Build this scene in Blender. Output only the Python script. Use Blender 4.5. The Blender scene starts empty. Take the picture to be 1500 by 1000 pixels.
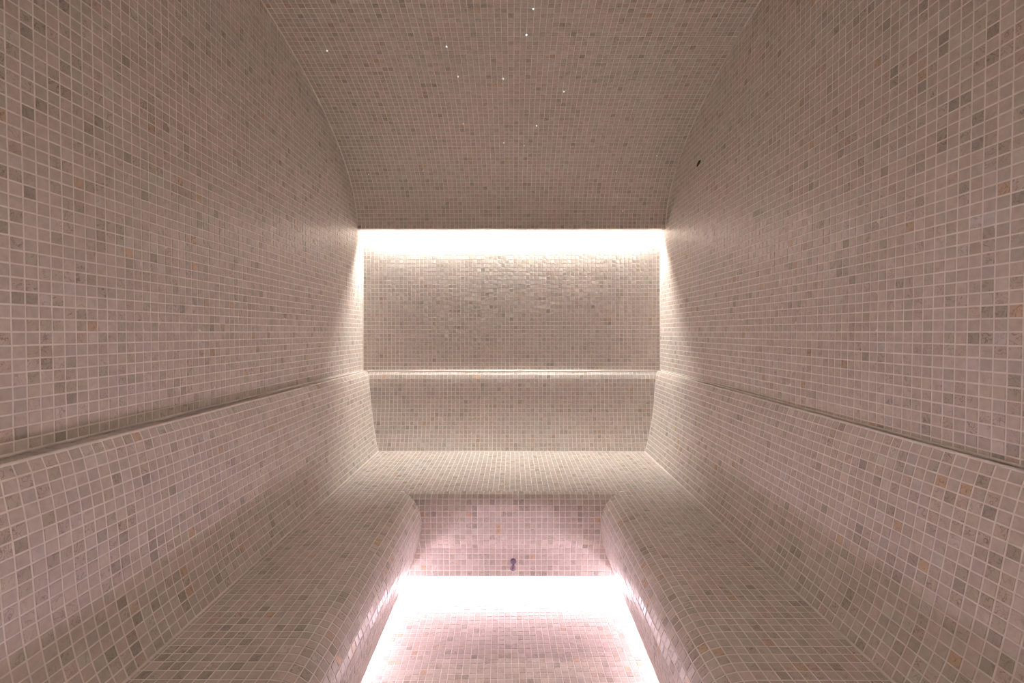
import bpy, math, random
import numpy as np
from mathutils import Vector, Matrix

# ---------------------------------------------------------------- camera, world, light, exposure
T = 0.023                       # one mosaic pitch in metres; lengths below are in tile pitches
EYE = 48.0                      # eye height above the floor, in tiles
F_PX = 677.0
PITCH = math.atan(14.0 / F_PX)
YAW = math.atan(1.0 / F_PX)

scn = bpy.context.scene
cam_data = bpy.data.cameras.new('camera')
cam_data.sensor_width = 36.0
cam_data.lens = 36.0 * F_PX / 1500.0
cam_data.clip_start = 0.01
cam = bpy.data.objects.new('camera', cam_data)
scn.collection.objects.link(cam)
cam.location = (0, 0, EYE * T)
cam.rotation_euler = (math.pi / 2 - PITCH, 0, YAW)
scn.camera = cam

world = bpy.data.worlds.new('world')
scn.world = world
world.use_nodes = True
world.node_tree.nodes['Background'].inputs[0].default_value = (0, 0, 0, 1)
world.node_tree.nodes['Background'].inputs[1].default_value = 0.0

vs = scn.view_settings
vs.view_transform = 'Standard'
vs.look = 'None'
vs.gamma = 1.0
vs.use_curve_mapping = False
vs.exposure = 0.22
scn.cycles.max_bounces = 14
scn.cycles.diffuse_bounces = 10
scn.cycles.glossy_bounces = 5
scn.cycles.use_denoising = True

TOP_LED = (1.0, 0.92, 0.84)      # warm white tape in the ceiling cove
TOP_POWER = 450.0
FRONT_FILL_SHARE = 0.42  # strength of the added entrance fill, relative to the back cove
LOW_LED = (1.0, 0.78, 0.91)      # pinkish white tape below the benches
LOW_POWER = 33.0

rng = random.Random(7)

# ---------------------------------------------------------------- materials
def nodes_of(m):
    m.use_nodes = True
    nt = m.node_tree
    return nt, nt.nodes, nt.links, nt.nodes['Principled BSDF']

def plain(name, col, rough=0.5, metal=0.0):
    m = bpy.data.materials.new(name)
    nt, N, L, b = nodes_of(m)
    b.inputs['Base Color'].default_value = (*col, 1)
    b.inputs['Roughness'].default_value = rough
    b.inputs['Metallic'].default_value = metal
    return m

def tile_material():
    m = bpy.data.materials.new('marble_mosaic')
    nt, N, L, b = nodes_of(m)
    at = N.new('ShaderNodeAttribute'); at.attribute_name = 'tone'
    geo = N.new('ShaderNodeNewGeometry')
    sh = N.new('ShaderNodeVectorMath'); sh.operation = 'MULTIPLY_ADD'
    sh.inputs[1].default_value = (90, 70, 110)
    L.new(at.outputs['Color'], sh.inputs[0]); L.new(geo.outputs['Position'], sh.inputs[2])
    # veins
    nz = N.new('ShaderNodeTexNoise'); nz.inputs['Scale'].default_value = 55
    nz.inputs['Detail'].default_value = 5; nz.inputs['Distortion'].default_value = 1.2
    L.new(sh.outputs[0], nz.inputs['Vector'])
    s1 = N.new('ShaderNodeMath'); s1.operation = 'SUBTRACT'; s1.inputs[1].default_value = 0.5
    L.new(nz.outputs['Fac'], s1.inputs[0])
    s2 = N.new('ShaderNodeMath'); s2.operation = 'ABSOLUTE'; L.new(s1.outputs[0], s2.inputs[0])
    mr = N.new('ShaderNodeMapRange'); mr.inputs[1].default_value = 0.0; mr.inputs[2].default_value = 0.024
    mr.inputs[3].default_value = 1.0; mr.inputs[4].default_value = 0.0
    L.new(s2.outputs[0], mr.inputs[0])
    vm = N.new('ShaderNodeMath'); vm.operation = 'MULTIPLY'
    L.new(mr.outputs[0], vm.inputs[0]); L.new(at.outputs['Alpha'], vm.inputs[1])
    # soft clouding
    cl = N.new('ShaderNodeTexNoise'); cl.inputs['Scale'].default_value = 80
    cl.inputs['Detail'].default_value = 4
    L.new(sh.outputs[0], cl.inputs['Vector'])
    cr = N.new('ShaderNodeMapRange'); cr.inputs[1].default_value = 0.3; cr.inputs[2].default_value = 0.7
    cr.inputs[3].default_value = 0.88; cr.inputs[4].default_value = 1.08
    L.new(cl.outputs['Fac'], cr.inputs[0])
    mc = N.new('ShaderNodeVectorMath'); mc.operation = 'SCALE'
    L.new(at.outputs['Color'], mc.inputs[0]); L.new(cr.outputs[0], mc.inputs['Scale'])
    mx = N.new('ShaderNodeMix'); mx.data_type = 'RGBA'
    mx.inputs[7].default_value = (0.12, 0.07, 0.04, 1)
    L.new(vm.outputs[0], mx.inputs[0]); L.new(mc.outputs[0], mx.inputs[6])
    L.new(mx.outputs[2], b.inputs['Base Color'])
    b.inputs['Roughness'].default_value = 0.38
    b.inputs['Specular IOR Level'].default_value = 0.5
    bp = N.new('ShaderNodeBump'); bp.inputs['Strength'].default_value = 0.12
    bp.inputs['Distance'].default_value = 0.002
    L.new(cl.outputs['Fac'], bp.inputs['Height']); L.new(bp.outputs[0], b.inputs['Normal'])
    return m

def grout_material(name, col):
    m = bpy.data.materials.new(name)
    nt, N, L, b = nodes_of(m)
    geo = N.new('ShaderNodeNewGeometry')
    nz = N.new('ShaderNodeTexNoise'); nz.inputs['Scale'].default_value = 40; nz.inputs['Detail'].default_value = 6
    L.new(geo.outputs['Position'], nz.inputs['Vector'])
    mr = N.new('ShaderNodeMapRange'); mr.inputs[1].default_value = 0.3; mr.inputs[2].default_value = 0.7
    mr.inputs[3].default_value = 0.88; mr.inputs[4].default_value = 1.05
    L.new(nz.outputs['Fac'], mr.inputs[0])
    mc = N.new('ShaderNodeVectorMath'); mc.operation = 'SCALE'; mc.inputs[0].default_value = col
    L.new(mr.outputs[0], mc.inputs['Scale'])
    L.new(mc.outputs[0], b.inputs['Base Color'])
    b.inputs['Roughness'].default_value = 0.85
    return m

def glow(name, col, power):
    m = bpy.data.materials.new(name)
    nt, N, L, b = nodes_of(m)
    b.inputs['Base Color'].default_value = (0.8, 0.8, 0.8, 1)
    b.inputs['Emission Color'].default_value = (*col, 1)
    b.inputs['Emission Strength'].default_value = power
    return m

M_TILE = tile_material()
M_GROUT = grout_material('pale_grout', (0.91, 0.875, 0.85))
M_JOINT = grout_material('pale_joint_filler', (0.88, 0.84, 0.81))
M_PLASTER = grout_material('pale_plaster', (0.45, 0.41, 0.38))
M_TOP = glow('warm_white_led', TOP_LED, TOP_POWER)
M_FRONT_FILL = glow('warm_white_entrance_fill', TOP_LED, TOP_POWER * FRONT_FILL_SHARE)
M_LOW = glow('pinkish_white_led', LOW_LED, LOW_POWER)
M_STAR = glow('fibre_star_light', (0.95, 0.97, 1.0), 2.2)
M_ALU = plain('brushed_aluminium', (0.6, 0.6, 0.6), 0.4, 1.0)
M_BLACK = plain('black_rubber', (0.008, 0.007, 0.006), 0.6)
M_NOZZLE = plain('mauve_grey_metal', (0.16, 0.12, 0.19), 0.35, 0.4)
M_RING = plain('dull_chrome', (0.32, 0.27, 0.33), 0.3, 0.7)

# ---------------------------------------------------------------- helpers
def P(X, D, H):
    """tile units (right, forward, down from the eye) -> metres"""
    return Vector((X * T, D * T, (EYE - H) * T))

ORIGIN = {}
def link(o, parent=None):
    scn.collection.objects.link(o)
    if parent is not None:
        o.parent = parent
    return o

def world_origin(o):
    v = Vector((0, 0, 0))
    while o is not None:
        v += o.location
        o = o.parent
    return v

def mesh_obj(name, verts, faces, mat, parent=None, smooth=False, origin=None):
    """verts in world metres; the object's origin goes to `origin` (default: its parent's)"""
    base = world_origin(parent) if parent is not None else Vector((0, 0, 0))
    org = Vector(origin) if origin is not None else base
    me = bpy.data.meshes.new(name)
    me.from_pydata([tuple(Vector(v) - org) for v in verts], [], faces)
    me.materials.append(mat)
    if smooth:
        me.polygons.foreach_set('use_smooth', [True] * len(me.polygons))
    me.update()
    o = bpy.data.objects.new(name, me)
    link(o, parent)
    o.location = org - base
    return o

def empty(name, loc, label, cat, group=None):
    o = bpy.data.objects.new(name, None)
    o.empty_display_size = 0.05
    link(o); o.location = loc
    o['label'] = label; o['category'] = cat
    if group: o['group'] = group
    return o

def tagged(o, label, cat, group=None):
    o['label'] = label; o['category'] = cat
    if group: o['group'] = group
    return o

def box_geo(a, b):
    (x0, d0, h0), (x1, d1, h1) = a, b
    c = [(x0, d0, h1), (x1, d0, h1), (x1, d1, h1), (x0, d1, h1), (x0, d0, h0), (x1, d0, h0), (x1, d1, h0), (x0, d1, h0)]
    return [P(*p) for p in c], [(3, 2, 1, 0), (4, 5, 6, 7), (0, 1, 5, 4), (1, 2, 6, 5), (2, 3, 7, 6), (3, 0, 4, 7)]

def join_geo(parts):
    V, Fc = [], []
    for v, f in parts:
        n = len(V); V += list(v); Fc += [tuple(i + n for i in q) for q in f]
    return V, Fc

def sweep(rings, closed_ring=True, cap=True):
    """rings: list of lists of points (same count)"""
    V = [p for r in rings for p in r]; n = len(rings[0]); Fc = []
    for k in range(len(rings) - 1):
        for i in range(n if closed_ring else n - 1):
            j = (i + 1) % n
            Fc.append((k * n + i, k * n + j, (k + 1) * n + j, (k + 1) * n + i))
    if cap and closed_ring:
        Fc.append(tuple(reversed(range(n))))
        Fc.append(tuple(range((len(rings) - 1) * n, len(rings) * n)))
    return V, Fc

def tube_geo(pts, r, seg=6):
    rings = []
    for k, p in enumerate(pts):
        a = pts[max(0, k - 1)]; b = pts[min(len(pts) - 1, k + 1)]
        t = (b - a).normalized()
        u = t.cross(Vector((0, 0, 1)))
        if u.length < 0.1: u = t.cross(Vector((1, 0, 0)))
        u.normalize(); w = t.cross(u)
        rings.append([p + u * r * math.cos(2 * math.pi * i / seg) + w * r * math.sin(2 * math.pi * i / seg) for i in range(seg)])
    return sweep(rings)

def catmull(pts, step=0.25):
    """smooth polyline through 2-D points, dense"""
    p = [pts[0]] + list(pts) + [pts[-1]]
    out = []
    for i in range(1, len(p) - 2):
        n = 12
        for k in range(n):
            t = k / n
            q = []
            for c in range(2):
                a, b, c_, d = p[i - 1][c], p[i][c], p[i + 1][c], p[i + 2][c]
                q.append(0.5 * ((2 * b) + (-a + c_) * t + (2 * a - 5 * b + 4 * c_ - d) * t * t + (-a + 3 * b - 3 * c_ + d) * t ** 3))
            out.append(tuple(q))
    out.append(tuple(pts[-1]))
    return out

def resample(poly, n):
    L = [0.0]
    for a, b in zip(poly, poly[1:]): L.append(L[-1] + math.dist(a, b))
    out = []; j = 0
    for k in range(n + 1):
        s = L[-1] * k / n
        while j < len(L) - 2 and L[j + 1] < s: j += 1
        w = (s - L[j]) / max(1e-9, L[j + 1] - L[j])
        out.append(tuple(poly[j][c] + (poly[j + 1][c] - poly[j][c]) * w for c in range(2)))
    return out

def poly_len(poly): return sum(math.dist(a, b) for a, b in zip(poly, poly[1:]))

_cw = cam.rotation_euler.to_matrix().inverted()
_cl = Vector(cam.location)
def project(v):
    q = _cw @ (Vector(v) - _cl)
    if q.z > -0.02: return None
    return 750 + F_PX * q.x / -q.z, 500 - F_PX * q.y / -q.z

# ---- mosaic
def patch_noise(x, y):
    return (math.sin(x * 0.37 + 1.3) * math.sin(y * 0.41 + 0.4) + 0.6 * math.sin(x * 0.16 - y * 0.21 + 2.1)) / 1.6

def tone(x=0.0, y=0.0):
    r = rng.random()
    v = rng.gauss(1.0, 0.045)
    c = [0.582, 0.528, 0.492]
    vein = rng.random() ** 2.5 * 0.8
    if r < 0.035:
        v *= rng.uniform(0.72, 0.88); c = [0.560, 0.512, 0.460]; vein = rng.uniform(0.3, 0.8)
    elif r < 0.044:
        c = [0.63, 0.49, 0.37]; v *= rng.uniform(0.78, 1.0); vein = rng.uniform(0.4, 0.9)
    elif r < 0.10:
        v *= rng.uniform(0.88, 1.0); c = [0.560, 0.52, 0.46]; vein = rng.uniform(0.3, 0.9)
    elif r < 0.112:
        c = [0.585, 0.50, 0.445]; vein = rng.uniform(0.3, 0.9)
    elif r < 0.16:
        v *= 1.06; c = [0.575, 0.545, 0.52]
    k = patch_noise(x, y) * 0.014 + rng.gauss(0, 0.006)
    return (c[0] * v * (1 + k), c[1] * v * (1 - k * 0.5), c[2] * v * (1 - k), vein)

GAP, RISE, SINK, CHAM = 0.059, 0.032, 0.10, 0.03

# shared unit tiles for the pieces that are objects of their own
def unit_tile(k):
    g = 0.5 - GAP - rng.uniform(0, 0.012); c = g - CHAM
    a, b = rng.gauss(0, 0.012), rng.gauss(0, 0.012)
    j = lambda: rng.uniform(-0.012, 0.012)
    bot = [(-g + j(), -g + j()), (g + j(), -g + j()), (g + j(), g + j()), (-g + j(), g + j())]
    V = [(x, y, -SINK) for x, y in bot]
    V += [(x, y, RISE - 0.018) for x, y in bot]
    for x, y in bot:
        X, Y = x * c / g, y * c / g
        V.append((X, Y, RISE + a * X * 2 + b * Y * 2))
    Fc = [(3, 2, 1, 0)]
    for s in (0, 4):
        for i in range(4):
            n = (i + 1) % 4
            Fc.append((s + i, s + n, s + 4 + n, s + 4 + i))
    Fc.append((8, 9, 10, 11))
    me = bpy.data.meshes.new('tile')
    me.from_pydata(V, [], Fc); me.materials.append(M_TILE)
    at = me.attributes.new('tone', 'FLOAT_COLOR', 'FACE')
    at.data.foreach_set('color', list(tone(k * 3.1, k * 1.7)) * len(Fc))
    me.update()
    return me
UNIT = [unit_tile(k) for k in range(96)]

class Mosaic:
    """collects mosaic cells of one surface; the largest in the photograph become objects"""
    def __init__(self): self.full = []; self.cut = []
    def cell(self, c, clips=(), vis=True, tx=0.0, ty=0.0):
        """c: 4 corners in tile units (X, D, H), counter-clockwise seen from the room"""
        c = [Vector(p) for p in c]
        if clips:
            g = GAP
            ins = []
            for i in range(4):
                a, b, d = c[i], c[(i + 1) % 4], c[(i - 1) % 4]
                ins.append(a + (b - a) * g + (d - a) * g)
            poly = ins; whole = True
            for f in clips:
                val = [f(p) for p in poly]
                if min(val) >= 0: continue
                whole = False
                if max(val) <= 0: return
                out = []
                for i in range(len(poly)):
                    j = (i + 1) % len(poly)
                    if val[i] >= 0: out.append(poly[i])
                    if (val[i] >= 0) != (val[j] >= 0):
                        w = val[i] / (val[i] - val[j]); out.append(poly[i] + (poly[j] - poly[i]) * w)
                poly = out
                if len(poly) < 3: return
            if not whole:
                n = (c[1] - c[0]).cross(c[3] - c[0]); n.normalize()
                area = sum(((poly[i] - poly[0]).cross(poly[i + 1] - poly[0])).length for i in range(1, len(poly) - 1)) / 2
                if area < 0.03: return
                self.cut.append((poly, n, tone(tx, ty))); return
        self.full.append((c, vis, tx, ty))
    def build(self, parent, limit=300, minpx=9.5):
        rank = []
        rest = []
        for idx, (c, vis, tx, ty) in enumerate(self.full):
            ok = False
            if vis and limit:
                q = [project(P(*p)) for p in c]
                if all(q):
                    mx = sum(p[0] for p in q) / 4; my = sum(p[1] for p in q) / 4
                    if -4 < mx < 1504 and -4 < my < 1004:
                        w = max(p[0] for p in q) - min(p[0] for p in q); h = max(p[1] for p in q) - min(p[1] for p in q)
                        ar = abs(sum(q[i][0] * q[(i + 1) % 4][1] - q[(i + 1) % 4][0] * q[i][1] for i in range(4))) / 2
                        if max(w, h) >= minpx and ar > 40: rank.append((-ar, idx)); ok = True
        rank.sort(); chosen = {i for _, i in rank[:limit]}
        base = world_origin(parent)
        V, Fc, Tn = [], [], []
        def frustum(poly, n, tn, tilt=True):
            cen = sum(poly, Vector()) / len(poly)
            k = len(poly); s = len(V)
            ta = Vector((rng.gauss(0, .012), rng.gauss(0, .012), rng.gauss(0, .012))) * 2
            for p in poly: V.append(p - n * SINK)
            for p in poly: V.append(p + n * (RISE - 0.018))
            for p in poly:
                d = p - cen; L = max(d.length, 1e-6)
                V.append(p - d * min(0.4, CHAM * 1.4 / L) + n * (RISE + ta.dot(d)))
            for m in (0, k):
                for i in range(k):
                    j = (i + 1) % k
                    Fc.append((s + m + i, s + m + j, s + m + k + j, s + m + k + i)); Tn.append(tn)
            Fc.append(tuple(range(s + 2 * k, s + 3 * k))); Tn.append(tn)
        for idx, (c, vis, tx, ty) in enumerate(self.full):
            u = ((c[1] - c[0]) + (c[2] - c[3])) / 2; v = ((c[3] - c[0]) + (c[2] - c[1])) / 2
            if idx in chosen:
                cen = sum(c, Vector()) / 4
                n = u.cross(v).normalized()
                W = lambda q: Vector((q.x, q.y, -q.z)) * T
                U_, V_ = W(u), W(v)
                N_ = U_.cross(V_).normalized() * T
                if N_.dot(W(n)) < 0: N_ = -N_
                if U_.cross(V_).dot(N_) < 0: V_ = -V_
                m = Matrix(((U_.x, V_.x, N_.x, 0), (U_.y, V_.y, N_.y, 0), (U_.z, V_.z, N_.z, 0), (0, 0, 0, 1)))
                o = bpy.data.objects.new('tile', rng.choice(UNIT))
                scn.collection.objects.link(o); o.parent = parent
                m.translation = P(*cen) - base
                o.matrix_basis = m
            else:
                g = GAP
                ins = []
                for i in range(4):
                    a, b, d = c[i], c[(i + 1) % 4], c[(i - 1) % 4]
                    e = g + rng.uniform(-0.006, 0.012)
                    ins.append(a + (b - a) * e + (d - a) * e)
                n = u.cross(v).normalized()
                frustum(ins, n, tone(tx, ty))
        for poly, n, tn in self.cut: frustum(poly, n, tn)
        if not V: return
        A = np.array([tuple(p) for p in V])
        A = np.column_stack((A[:, 0] * T - base.x, A[:, 1] * T - base.y, (EYE - A[:, 2]) * T - base.z))
        me = bpy.data.meshes.new('tile_field')
        # (X, D, H) has H pointing down: the mirror flips windings
        me.from_pydata(A.tolist(), [], [f[::-1] for f in Fc])
        me.materials.append(M_TILE)
        at = me.attributes.new('tone', 'FLOAT_COLOR', 'FACE')
        at.data.foreach_set('color', np.array(Tn, dtype=np.float32).ravel())
        me.update()
        o = bpy.data.objects.new('tile_field', me)
        link(o, parent); o['kind'] = 'stuff'

def clockfix(c, inward):
    """order corners so u x v (in X,D,H space) points along `inward`"""
    c = [Vector(p) for p in c]
    n = (c[1] - c[0]).cross(c[3] - c[0])
    return c if n.dot(Vector(inward)) > 0 else [c[0], c[3], c[2], c[1]]

# ---------------------------------------------------------------- the room in tile units
XL, XR = 36.5, 35.95            # side walls (left is -XL)
DB = 112.7                      # back wall
DF = -14.0                      # front wall, behind the camera
FLOOR = 48.0
SPRING = -24.2                  # height of the vault's back edge
DC = 109.0                      # depth of the vault's back edge
VC, VA, VH = 50.0, 59.0, 25.0   # vault: centre, half span, rise

def vault(th):                  # th 0 at the back edge, pi at the front one
    return VC + VA * math.cos(th), SPRING - VH * math.sin(th)
def under_vault(p):             # > 0 below the vault
    w = (p.y - VC) / VA
    if p.y > DC: return 1.0 if p.z > SPRING - 4 else -1.0
    if abs(w) >= 1: return p.z - SPRING
    return p.z - (SPRING - VH * math.sqrt(1 - w * w)) - 0.12

# profiles: (distance from centre line, depth below the eye)
LEFT_NEAR = [(34.5, 9.05), (34.25, 9.5), (33.95, 11), (33.5, 13.5), (33.2, 17), (33.0, 20), (32.5, 23), (31.9, 25.3), (30.9, 27.9)]
LEFT_FAR = [(35.3, 9.5), (34.95, 9.9), (34.6, 11), (34.3, 13.5), (33.9, 17), (33.5, 20), (32.8, 23.5), (32.3, 25.6), (31.4, 27.9)]
RIGHT_NEAR = [(35.3, 9.65), (35.15, 10.1), (34.8, 11.2), (34.2, 13.6), (33.6, 17), (33.0, 20), (32.2, 23.3), (31.5, 25.2), (30.3, 27.9)]
RIGHT_FAR = [(35.0, 9.5), (34.7, 9.9), (34.4, 11), (34.1, 13.5), (33.8, 17), (33.3, 20), (32.5, 23.5), (31.9, 25.6), (30.8, 27.9)]
BACK_PROF = [(111.6, 9.5), (111.2, 9.9), (110.7, 11), (110.4, 13.5), (110.1, 17), (109.7, 20), (109.0, 23.5), (108.3, 25.6), (107.4, 27.9)]
SEAT_H = 27.9
NOSE_X = 19.5
LEFT_NOSE_F = [(19.5, 27.9), (18.0, 28.15), (16.8, 29.1), (16.0, 30.5), (15.65, 32.3), (15.75, 34.3), (16.4, 37), (17.6, 40), (19.3, 42.5)]
LEFT_NOSE_N = [(19.5, 27.9), (18.0, 28.15), (16.7, 29.1), (15.9, 30.5), (15.5, 32.3), (15.55, 34.3), (16.2, 37), (17.3, 40), (19.0, 42.5)]
RIGHT_NOSE_F = [(19.5, 27.9), (17.8, 28.1), (16.3, 29.0), (15.4, 30.5), (15.0, 32.3), (15.1, 34.3), (15.7, 37), (16.9, 40), (18.4, 42.5)]
RIGHT_NOSE_N = [(19.5, 27.9), (17.8, 28.1), (16.3, 29.0), (15.4, 30.5), (15.0, 32.3), (15.1, 34.3), (15.6, 37), (16.8, 40), (18.3, 42.5)]
BACK_NOSE_D = 80.5
BACK_NOSE = [(80.5, 27.9), (79.4, 28.05), (78.7, 28.8), (78.4, 30), (78.35, 32), (78.35, 34.8), (78.6, 36), (79.35, 37.6), (79.45, 40), (79.6, 42.5)]

def lerp_prof(N, F, rows):
    n = resample(catmull(N), rows); f = resample(catmull(F), rows)
    def at(d):
        w = min(1.0, max(0.0, (d - 33.0) / 75.0))
        return [(a[0] + (b[0] - a[0]) * w, a[1] + (b[1] - a[1]) * w) for a, b in zip(n, f)]
    return at
ROWS_B = 19
prof_left = lerp_prof(LEFT_NEAR, LEFT_FAR, ROWS_B)
prof_right = lerp_prof(RIGHT_NEAR, RIGHT_FAR, ROWS_B)
prof_back = resample(catmull(BACK_PROF), ROWS_B)
ROWS_N = 18
nose_left = lerp_prof(LEFT_NOSE_N, LEFT_NOSE_F, ROWS_N)
nose_right = lerp_prof(RIGHT_NOSE_N, RIGHT_NOSE_F, ROWS_N)
nose_back = resample(catmull(BACK_NOSE), 16)

def prof_x(prof, h):
    if h <= prof[0][1]: return prof[0][0] + 4
    for a, b in zip(prof, prof[1:]):
        if h <= b[1]: return a[0] + (b[0] - a[0]) * (h - a[1]) / max(1e-6, b[1] - a[1])
    return prof[-1][0]

def ledge_h(side, d):
    return (prof_left if side < 0 else prof_right)(d)[0][1]
def free_left(p):   return p.x + prof_x(prof_left(p.y), p.z)      # > 0 in front of the left backrest
def free_right(p):  return prof_x(prof_right(p.y), p.z) - p.x
def free_back(p):   return prof_x(prof_back, p.z) - p.y

# ---------------------------------------------------------------- structure
def structure(name, parts, mat, smooth=False):
    V, Fc = join_geo(parts)
    o = mesh_obj(name, V, Fc, mat, smooth=smooth)
    o['kind'] = 'structure'
    return o

floor = structure('floor', [box_geo((-XL - 3, DF - 3, FLOOR), (XR + 3, DB + 3, FLOOR + 3))], M_GROUT)
wall_left = structure('wall_left', [box_geo((-XL - 3, DF - 3, -54), (-XL, DB + 3, FLOOR))], M_GROUT)
wall_right = structure('wall_right', [box_geo((XR, DF - 3, -54), (XR + 3, DB + 3, FLOOR))], M_GROUT)
wall_back = structure('wall_back', [box_geo((-XL, DB, -54), (XR, DB + 3, FLOOR))], M_GROUT)
wall_front = structure('wall_front', [box_geo((-XL, DF - 3, -54), (XR, DF, FLOOR))], M_PLASTER)
# vault as a thick shell with the cove pocket closed behind it
NV = 156
lower = resample([vault(math.pi * k / 720) for k in range(721)], NV)
upper = [(VC + (VA + 1.2) * math.cos(math.pi * k / NV), SPRING - (VH + 1.5) * math.sin(math.pi * k / NV)) for k in range(NV + 1)]
upper[0] = (DC + 1.2, SPRING - 0.05)
def vault_ring(X):
    return [P(X, d, h) for d, h in lower] + [P(X, d, h) for d, h in reversed(upper)]
r0, r1 = vault_ring(-XL), vault_ring(XR)
n = len(r0)
Fc = []
for i in range(n):
    j = (i + 1) % n
    Fc.append((i, n + i, n + j, j))
h = NV + 1
for k in range(NV):             # end caps as quads
    a, b = k, k + 1; c, d = n - 1 - (k + 1), n - 1 - k
    Fc.append((a, b, c, d)); Fc.append((n + d, n + c, n + b, n + a))
ceiling = structure('ceiling', [(r0 + r1, Fc),
    box_geo((-XL, DC + 0.05, SPRING - 2.6), (XR, DC + 2.4, SPRING - 0.03)),  # unseen thick lip, added to cut direct light from the cove strip
    box_geo((-XL, DC + 0.2, SPRING - 5.5), (XR, DB, SPRING - 4.3)),
    box_geo((-XL, DF, SPRING - 5.5), (XR, VC - VA - 0.2, SPRING - 4.3))], M_GROUT)  # pocket top over the added entrance fill strip

# mosaic on the side walls
def side_wall(side, parent):
    X = -XL if side < 0 else XR
    inward = (1, 0, 0) if side < 0 else (-1, 0, 0)
    mo = Mosaic()
    off = 0.0
    def above_ledge(p): return ledge_h(side, p.y) - 0.12 - p.z
    clips = [under_vault, above_ledge]
    d = DB - 0.1
    while d - 1 > DF:
        h_top = -50.0
        if True:
            w = (d - 0.5 - VC) / VA
            h_top = SPRING - VH * math.sqrt(max(0, 1 - w * w)) if d < DC else SPRING - 4
        r = math.floor(h_top) - 1
        while r < 10.2:
            c = [(X, d - 1, r + .0), (X, d, r + .0), (X, d, r + 1.0), (X, d - 1, r + 1.0)]
            mo.cell(clockfix(c, inward), clips, True, d * 0.5 + side * 9, r * 0.5)
            r += 1
        d -= 1
    mo.build(parent)
side_wall(-1, wall_left)
side_wall(1, wall_right)

# back wall mosaic
mo = Mosaic()
r = 9.4
while r - 1 > SPRING - 4.3:
    W = XL + XR; nx = 73
    for k in range(nx):
        x0 = -XL + W * k / nx; x1 = x0 + W / nx
        mo.cell(clockfix([(x0, DB, r - 1), (x1, DB, r - 1), (x1, DB, r), (x0, DB, r)], (0, -1, 0)), (), True, k * .5, r * .5)
    r -= 1
mo.build(wall_back)

# vault mosaic
arc = resample([vault(math.pi * k / 720) for k in range(721)], 156)
mo = Mosaic()
for a, b in zip(arc, arc[1:]):
    W = XL + XR
    for k in range(73):
        x0 = -XL + W * k / 73; x1 = x0 + W / 73
        inward = (0, VC - a[0], SPRING - a[1] + 1)
        mo.cell(clockfix([(x0, a[0], a[1]), (x1, a[0], a[1]), (x1, b[0], b[1]), (x0, b[0], b[1])], inward), (), True, k * .5 + 40, a[0] * .5)
mo.build(ceiling)

# floor mosaic, laid a little out of square
mo = Mosaic()
ca, sa = math.cos(math.radians(1.3)), math.sin(math.radians(1.3))
fc = [lambda p: 24.0 - abs(p.x), lambda p: 84.0 - p.y]
for i in range(-27, 28):
    for j in range(-14, 88):
        q = []
        for a, b in ((i, j), (i + 1, j), (i + 1, j + 1), (i, j + 1)):
            q.append((a * ca - (b - 60) * sa, a * sa + (b - 60) * ca + 60, FLOOR))
        cx = sum(p[0] for p in q) / 4
        mo.cell(clockfix(q, (0, 0, -1)), fc, abs(cx) < 20.5, i * .5, j * .5 + 80)
mo.build(floor)

def joint(parent, pts, r=0.13):
    V, Fc = tube_geo([P(*p) for p in pts], r * T)
    return mesh_obj('grout_joint', V, Fc, M_JOINT, parent, smooth=True)

vv = [vault(math.pi * k / 60) for k in range(61)]
joint(wall_left, [(-XL + .02, d, h + .03) for d, h in vv], 0.2)
joint(wall_right, [(XR - .02, d, h + .03) for d, h in vv], 0.2)
joint(wall_left, [(-XL + .03, DB - .03, SPRING - 3.5), (-XL + .03, DB - .03, 9.2)], 0.17)
joint(wall_right, [(XR - .03, DB - .03, SPRING - 3.5), (XR - .03, DB - .03, 9.2)], 0.17)

# ---------------------------------------------------------------- the U-shaped bench
G = 0.13                        # movement joint between bench and walls
BL, BR, BB, BF = -XL + G, XR - G, DB - G, DF + G
bench = empty('tiled_bench', P(0, 96, FLOOR), 'long U-shaped built-in bench with bulging backrest, covered in small beige marble mosaic', 'bench')

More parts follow.
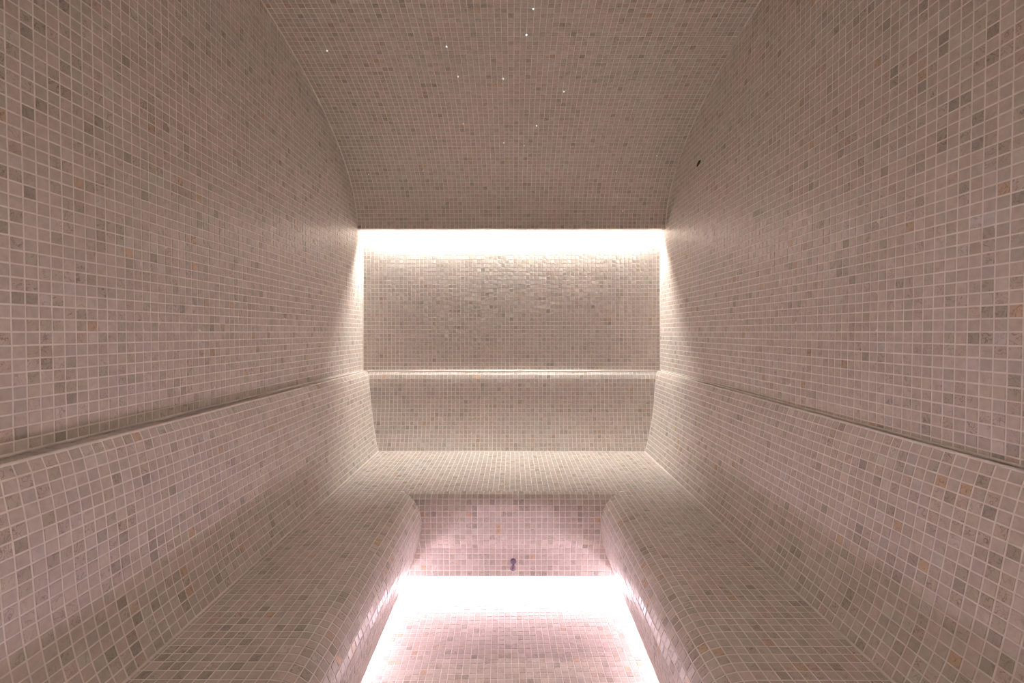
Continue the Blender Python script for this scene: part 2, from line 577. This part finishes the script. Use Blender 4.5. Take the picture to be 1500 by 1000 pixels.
DSTEP = [BF + k * (BB - BF) / 24 for k in range(25)]
def side_backrest(side):
    prof = prof_left if side < 0 else prof_right
    XW = (XL if side < 0 else XR) - G
    s = side
    rings = []
    for d in DSTEP:
        pr = prof(d)
        ring = [P(s * x, d, h) for x, h in pr] + [P(s * (pr[-1][0]), d, SEAT_H + 3), P(s * XW, d, SEAT_H + 3), P(s * XW, d, pr[0][1])]
        rings.append(ring if s > 0 else ring[::-1])
    V, Fc = sweep(rings)
    o = mesh_obj('backrest', V, Fc, M_GROUT, bench)
    mo = Mosaic()
    inward = (-s, 0, -0.15)
    def front(p): return prof_x(prof_back, max(p.z, 9.52)) - p.y - 0.1
    def front_top(p): return 111.5 - p.y
    d = BB
    off = 0.35
    while d - 1 > BF:
        a, b = prof(d), prof(d - 1)
        # ledge row
        x0, x1 = XW, a[0][0] - 0.05; y0, y1 = XW, b[0][0] - 0.05
        if True:
            mo.cell(clockfix([(s * x0, d, a[0][1]), (s * x1, d, a[0][1]), (s * y1, d - 1, b[0][1]), (s * y0, d - 1, b[0][1])], (0, 0, -1)), [front_top], True, d * .5, 3)
        if d < 113:
            for k in range(ROWS_B):
                c = [(s * a[k][0], d, a[k][1]), (s * a[k + 1][0], d, a[k + 1][1]), (s * b[k + 1][0], d - 1, b[k + 1][1]), (s * b[k][0], d - 1, b[k][1])]
                mo.cell(clockfix(c, inward), [front] if d > 105 else (), True, d * .5 + 13 * s, k * .5)
        d -= 1
    mo.build(o)
    dd = [BF + k * (DB - 1.2 - BF) / 20 for k in range(21)]
    joint(wall_left if s < 0 else wall_right, [(s * (XW + G - .05), d, prof(d)[0][1] - .17) for d in dd], 0.13)
    joint(o, [(s * (prof(d)[0][0]), d, prof(d)[0][1]) for d in dd], 0.13)
    dd = [BF + k * (107.4 - BF) / 20 for k in range(21)]
    joint(o, [(s * (prof(d)[-1][0]), d, SEAT_H) for d in dd], 0.17)
    return o
side_backrest(-1); side_backrest(1)

# back wing's backrest
ring = lambda X: [P(X, d, h) for d, h in prof_back] + [P(X, prof_back[-1][0], SEAT_H + 3), P(X, BB, SEAT_H + 3), P(X, BB, 9.5)]
V, Fc = sweep([ring(BL), ring(BR)])
back_rest = mesh_obj('backrest', V, [f[::-1] for f in Fc], M_GROUT, bench)
mo = Mosaic()
g1 = lambda p: free_left(p) - 0.1
g2 = lambda p: free_right(p) - 0.1
for k in range(73):
    W = BR - BL
    x0 = BL + W * k / 73; x1 = x0 + W / 73
    mo.cell(clockfix([(x0, BB, 9.5), (x1, BB, 9.5), (x1, 111.65, 9.5), (x0, 111.65, 9.5)], (0, 0, -1)), (lambda p: 35.2 - abs(p.x),), True, k, 1)
    for a, b in zip(prof_back, prof_back[1:]):
        mo.cell(clockfix([(x0, a[0], a[1]), (x1, a[0], a[1]), (x1, b[0], b[1]), (x0, b[0], b[1])], (0, -1, -.1)),
                (g1, g2) if abs(x0) > 28 else (), True, k * .5 + 30, a[1] * .5)
mo.build(back_rest)
joint(wall_back, [(-35.3, DB - .05, 9.33), (35.0, DB - .05, 9.33)], 0.13)
joint(back_rest, [(-35.3, 111.55, 9.5), (35.0, 111.55, 9.5)], 0.2)
joint(back_rest, [(-31.4, 107.4, SEAT_H), (30.8, 107.4, SEAT_H)], 0.17)
joint(back_rest, [(-(a[0] + b[0]) / 2, q[0], (a[1] + b[1]) / 2) for a, b, q in zip(prof_left(110), prof_left(110), prof_back)], 0.12)
joint(back_rest, [(a[0], q[0], a[1]) for a, q in zip(prof_right(110), prof_back)], 0.12)

# seat slab, one U
seat_parts = [box_geo((BL, BF, SEAT_H), (-NOSE_X, BACK_NOSE_D, SEAT_H + 3)),
              box_geo((NOSE_X, BF, SEAT_H), (BR, BACK_NOSE_D, SEAT_H + 3)),
              box_geo((BL, BACK_NOSE_D, SEAT_H), (BR, BB, SEAT_H + 3))]
V, Fc = join_geo(seat_parts)
seat = mesh_obj('seat', V, Fc, M_GROUT, bench)
mo = Mosaic()
q1 = lambda p: p.x + prof_left(p.y)[-1][0] - 0.16
q2 = lambda p: prof_right(p.y)[-1][0] - p.x - 0.16
q3 = lambda p: 107.25 - p.y
for i in range(-13, 52):
    x0 = -NOSE_X + i
    for j in range(int(DF), 108):
        d1 = BACK_NOSE_D + 28 - j; d0 = d1 - 1      # joints fall on the nose line
        if d0 < BF: continue
        if not (x0 < -NOSE_X - .5 or x0 > NOSE_X - .5) and d0 < BACK_NOSE_D - .5: continue
        cl = [q1, q2, q3] if (abs(x0) > 28 or d1 > 106) else ()
        mo.cell(clockfix([(x0, d0, SEAT_H), (x0 + 1, d0, SEAT_H), (x0 + 1, d1, SEAT_H), (x0, d1, SEAT_H)], (0, 0, -1)), cl, True, x0 * .5, d0 * .5 + 200)
mo.build(seat)

# bench fronts: rounded nose and undercut face
def side_front(side):
    s = side; prof = nose_left if s < 0 else nose_right
    rings = []
    for d in [BF + k * (84.0 - BF) / 16 for k in range(17)]:
        ring = [P(s * x, d, h) for x, h in prof(d)] + [P(s * 25, d, 43.4), P(s * 25, d, SEAT_H + 2.9), P(s * NOSE_X, d, SEAT_H + 2.9)]
        rings.append(ring if s > 0 else ring[::-1])
    V, Fc = sweep(rings)
    o = mesh_obj('bench_front', V, Fc, M_GROUT, bench)
    mo = Mosaic()
    nb = lambda p: prof_x([(x, h) for x, h in nose_back], max(p.z, 27.95)) - p.y
    j = 0
    while True:
        d1 = BACK_NOSE_D + 1 - j; d0 = d1 - 1
        j += 1
        if d0 < BF: break
        a, b = prof(d1), prof(d0)
        for k in range(ROWS_N):
            c = [(s * a[k][0], d1, a[k][1]), (s * a[k + 1][0], d1, a[k + 1][1]), (s * b[k + 1][0], d0, b[k + 1][1]), (s * b[k][0], d0, b[k][1])]
            mid = (a[k][1] + b[k + 1][1]) / 2
            inward = Vector((-s, 0, (mid - 33) * 0.12))
            mo.cell(clockfix(c, inward), [nb] if d1 > 77 else (), k < 9, d0 * .5 + 60 * s, k * .5)
    mo.build(o)
    return o
side_front(-1); side_front(1)

ring = lambda X: [P(X, d, h) for d, h in nose_back] + [P(X, 85.5, 43.4), P(X, 85.5, SEAT_H + 2.9), P(X, BACK_NOSE_D, SEAT_H + 2.9)]
V, Fc = sweep([ring(-22), ring(22)])
back_front = mesh_obj('bench_front', V, [f[::-1] for f in Fc], M_GROUT, bench)
mo = Mosaic()
def out_of_side(p):
    pr = nose_left(p.y) if p.x < 0 else nose_right(p.y)
    hz = max(p.z, 27.95)
    best = None
    for a, b in zip(pr, pr[1:]):
        if a[1] <= hz <= b[1] + 1e-6: best = a[0] + (b[0] - a[0]) * (hz - a[1]) / max(1e-6, b[1] - a[1])
    if best is None: best = pr[-1][0]
    return best - abs(p.x)
for k in range(-20, 20):
    for a, b in zip(nose_back, nose_back[1:]):
        mo.cell(clockfix([(k, a[0], a[1]), (k + 1, a[0], a[1]), (k + 1, b[0], b[1]), (k, b[0], b[1])], (0, -1, (a[1] - 33) * .1)),
                [out_of_side] if (k < -13 or k > 12) else (), True, k * .5 + 90, a[1] * .5)
mo.build(back_front, minpx=8.0)

# plinth set back below the fronts
V, Fc = join_geo([box_geo((BL, BF, 43.4), (-24, 84, FLOOR)), box_geo((24, BF, 43.4), (BR, 84, FLOOR)),
                  box_geo((BL, 84, 43.4), (BR, BB, FLOOR)),
                  box_geo((BL, BF, SEAT_H + 3), (-25, 85.5, 43.4)), box_geo((25, BF, SEAT_H + 3), (BR, 85.5, 43.4)),
                  box_geo((BL, 85.5, SEAT_H + 3), (BR, BB, 43.4))])
mesh_obj('plinth', V, Fc, M_GROUT, bench)

# ---------------------------------------------------------------- light strips
def led_strip(label, a, b, face, mat):
    """a, b: ends (tile units); face: unit direction the diffuser looks to (X, D, H)"""
    a3, b3 = P(*a), P(*b)
    root = empty('led_strip', (a3 + b3) / 2, label, 'light', 'hidden cove light strips')
    ax = (b3 - a3).normalized(); f = Vector((face[0], face[1], -face[2])).normalized()
    w = ax.cross(f).normalized()
    hw, dp = 0.42 * T, 0.35 * T
    def bar(lo, hi, half):
        return [e + f * z + w * y for e in (a3, b3) for z, y in ((lo, -half), (lo, half), (hi, half), (hi, -half))]
    faces = [(0, 1, 2, 3), (7, 6, 5, 4), (0, 4, 5, 1), (1, 5, 6, 2), (2, 6, 7, 3), (3, 7, 4, 0)]
    # U channel: floor and two flanges
    fl = hw * 0.16
    V = bar(-dp, -dp * 0.8, hw)
    V2 = [e + f * z + w * y for e in (a3, b3) for z, y in ((-dp, hw - fl), (-dp, hw), (-dp * .5, hw), (-dp * .5, hw - fl))]
    V3 = [e + f * z + w * y for e in (a3, b3) for z, y in ((-dp, -hw), (-dp, -hw + fl), (-dp * .5, -hw + fl), (-dp * .5, -hw))]
    V_, F_ = join_geo([(V, faces), (V2, faces), (V3, faces)])
    mesh_obj('channel', V_, F_, M_ALU, root)
    V = bar(-dp * 0.7, dp * 0.5, hw - fl)
    mesh_obj('diffuser', V, faces, mat, root)
    return root
led_strip('warm white light strip hidden in the cove above the back wall', (-XL + 2, 111.8, SPRING - 1.12), (XR - 2, 111.8, SPRING - 1.12), (0, 1, 0.0), M_TOP)
led_strip('added warm white fill strip, unseen above the entrance wall, behind the viewer', (-XL + 1.5, -11.3, SPRING - 2.4), (XR - 1.5, -11.3, SPRING - 2.4), (0, -1, 0.5), M_FRONT_FILL)  # added strip behind the camera, lifts the dark vault
led_strip('pinkish white light strip hidden under the back bench', (-19, 83.5, 47.3), (19, 83.5, 47.3), (0, -1, -0.2), M_LOW)
led_strip('pinkish white light strip hidden under the left bench', (-23.4, 38, 47.15), (-23.4, 80, 47.15), (1, 0, -0.1), M_LOW)
led_strip('pinkish white light strip hidden under the right bench', (23.4, 38, 47.15), (23.4, 80, 47.15), (-1, 0, -0.1), M_LOW)

# ---------------------------------------------------------------- small fittings
def disc_geo(c, ax, r, h, seg=16, dome=0.0):
    ax = ax.normalized(); u = ax.orthogonal().normalized(); w = ax.cross(u)
    rings = []
    steps = [(1.0, 0.0), (1.0, 0.6), (0.86, 0.9), (0.5, 1.0 + dome * 0.6), (0.12, 1.0 + dome)]
    for k, z in steps:
        rings.append([c + ax * h * z + (u * math.cos(2 * math.pi * i / seg) + w * math.sin(2 * math.pi * i / seg)) * r * k for i in range(seg)])
    return sweep(rings)

nz = empty('steam_nozzle', P(0.1, 79.45, 40.4), 'small mauve-grey two-lobed metal nozzle low on the front of the back bench', 'nozzle')
V, Fc = disc_geo(P(0.1, 79.5, 39.75), Vector((0, -1, 0)), 0.5 * T, 0.35 * T, dome=0.5)
mesh_obj('nozzle_head', V, Fc, M_NOZZLE, nz, smooth=False)
V, Fc = disc_geo(P(0.05, 79.55, 41.0), Vector((0, -1, 0)), 0.52 * T, 0.22 * T, dome=0.3)
mesh_obj('escutcheon', V, Fc, M_RING, nz)
V, Fc = tube_geo([P(0.15, 79.2, 39.9), P(0.1, 79.15, 40.5), P(0.05, 79.3, 41.0)], 0.2 * T, 8)
mesh_obj('spout', V, Fc, M_NOZZLE, nz)

# dark slot-shaped plug on the right wall
sl = []
for k in range(9):
    w = k / 8
    d = 90.6 - 1.5 * w; hh = -32.25 - 0.42 * w - 0.12 * math.sin(w * math.pi)
    rr = 0.34 * math.sin(math.pi * (0.12 + 0.76 * w)) ** 0.5
    sl.append((d, hh, rr))
rings = []
for d, hh, rr in sl:
    c = P(XR - 0.06, d, hh)
    rings.append([c + Vector((-math.sin(a) * 0.6, 0, math.cos(a))) * rr * T for a in [2 * math.pi * i / 10 for i in range(10)]])
V, Fc = sweep(rings)
tagged(mesh_obj('wall_plug', V, Fc, M_BLACK, smooth=True, origin=P(XR, 89.9, -32.5)), 'small black slot-shaped plug high on the right wall beside the vault', 'plug')

# fibre optic stars in the vault, (X, D) on its surface
STARS = [
 (771, 51, 0.15, 'brightest tiny star light, near the top of the vault right of centre'),
 (781, 13, 0.11, 'tiny star light highest in the vault, just above the brightest one'),
 (654, 68, 0.12, 'tiny star light in the upper left of the vault, a bright point beside pinkish tiles'),
 (671, 112, 0.11, 'tiny star light in the left of the vault, below the upper left bright one'),
 (737, 115, 0.11, 'tiny star light left of the vault centre line, level with its left neighbour'),
 (826, 134, 0.10, 'tiny star light in the right half of the vault at mid height'),
 (786, 184, 0.11, 'tiny star light right of the centre line below two ochre tiles'),
 (679, 181, 0.09, 'faint star light left of centre in the middle of the vault'),
 (738, 209, 0.12, 'tiny star light, left one of the close pair at the vault centre'),
 (768, 213, 0.11, 'tiny star light, right one of the close pair at the vault centre'),
 (962, 228, 0.10, 'tiny star light closest to the right edge of the vault'),
 (903, 251, 0.10, 'tiny star light in the lower right of the vault'),
 (479, 74, 0.10, 'faint star light closest to the upper left edge of the vault'),
 (912, 309, 0.09, 'faint star light low in the vault on the right, above the glowing cove'),
 (540, 255, 0.09, 'faint star light closest to the lower left edge of the vault'),
]
Rc = cam.rotation_euler.to_matrix()
for px, py, r, lab in STARS:
    ray = Rc @ Vector((px - 750, 500 - py, -F_PX))
    # where the vault stands along that direction
    dy, dz = ray.y, ray.z
    best = None
    def inside(t_):
        D, H = dy * t_ / T, -dz * t_ / T
        w = (D - VC) / VA
        return abs(w) < 1 and H > SPRING - VH * math.sqrt(1 - w * w)
    lo, hi = 0.5 * 60 * T / dy, 112 * T / dy
    if inside(lo):
        for _ in range(50):
            mid = (lo + hi) / 2
            if inside(mid): lo = mid
            else: hi = mid
        best = lo
    if best is None: continue
    X, D, H = ray.x * best / T, dy * best / T, -dz * best / T
    nrm = Vector((0, -(D - VC) / VA ** 2, (H - SPRING) / VH ** 2)); nrm = Vector((0, nrm.y, nrm.z))
    c = P(X, D, H)
    V, Fc = disc_geo(c - nrm.normalized() * 0.02 * T, nrm, r * 0.95 * T, 0.14 * T, seg=10, dome=0.4)
    tagged(mesh_obj('star_light', V, Fc, M_STAR, origin=c), lab, 'light', 'fibre optic star lights in the vault')
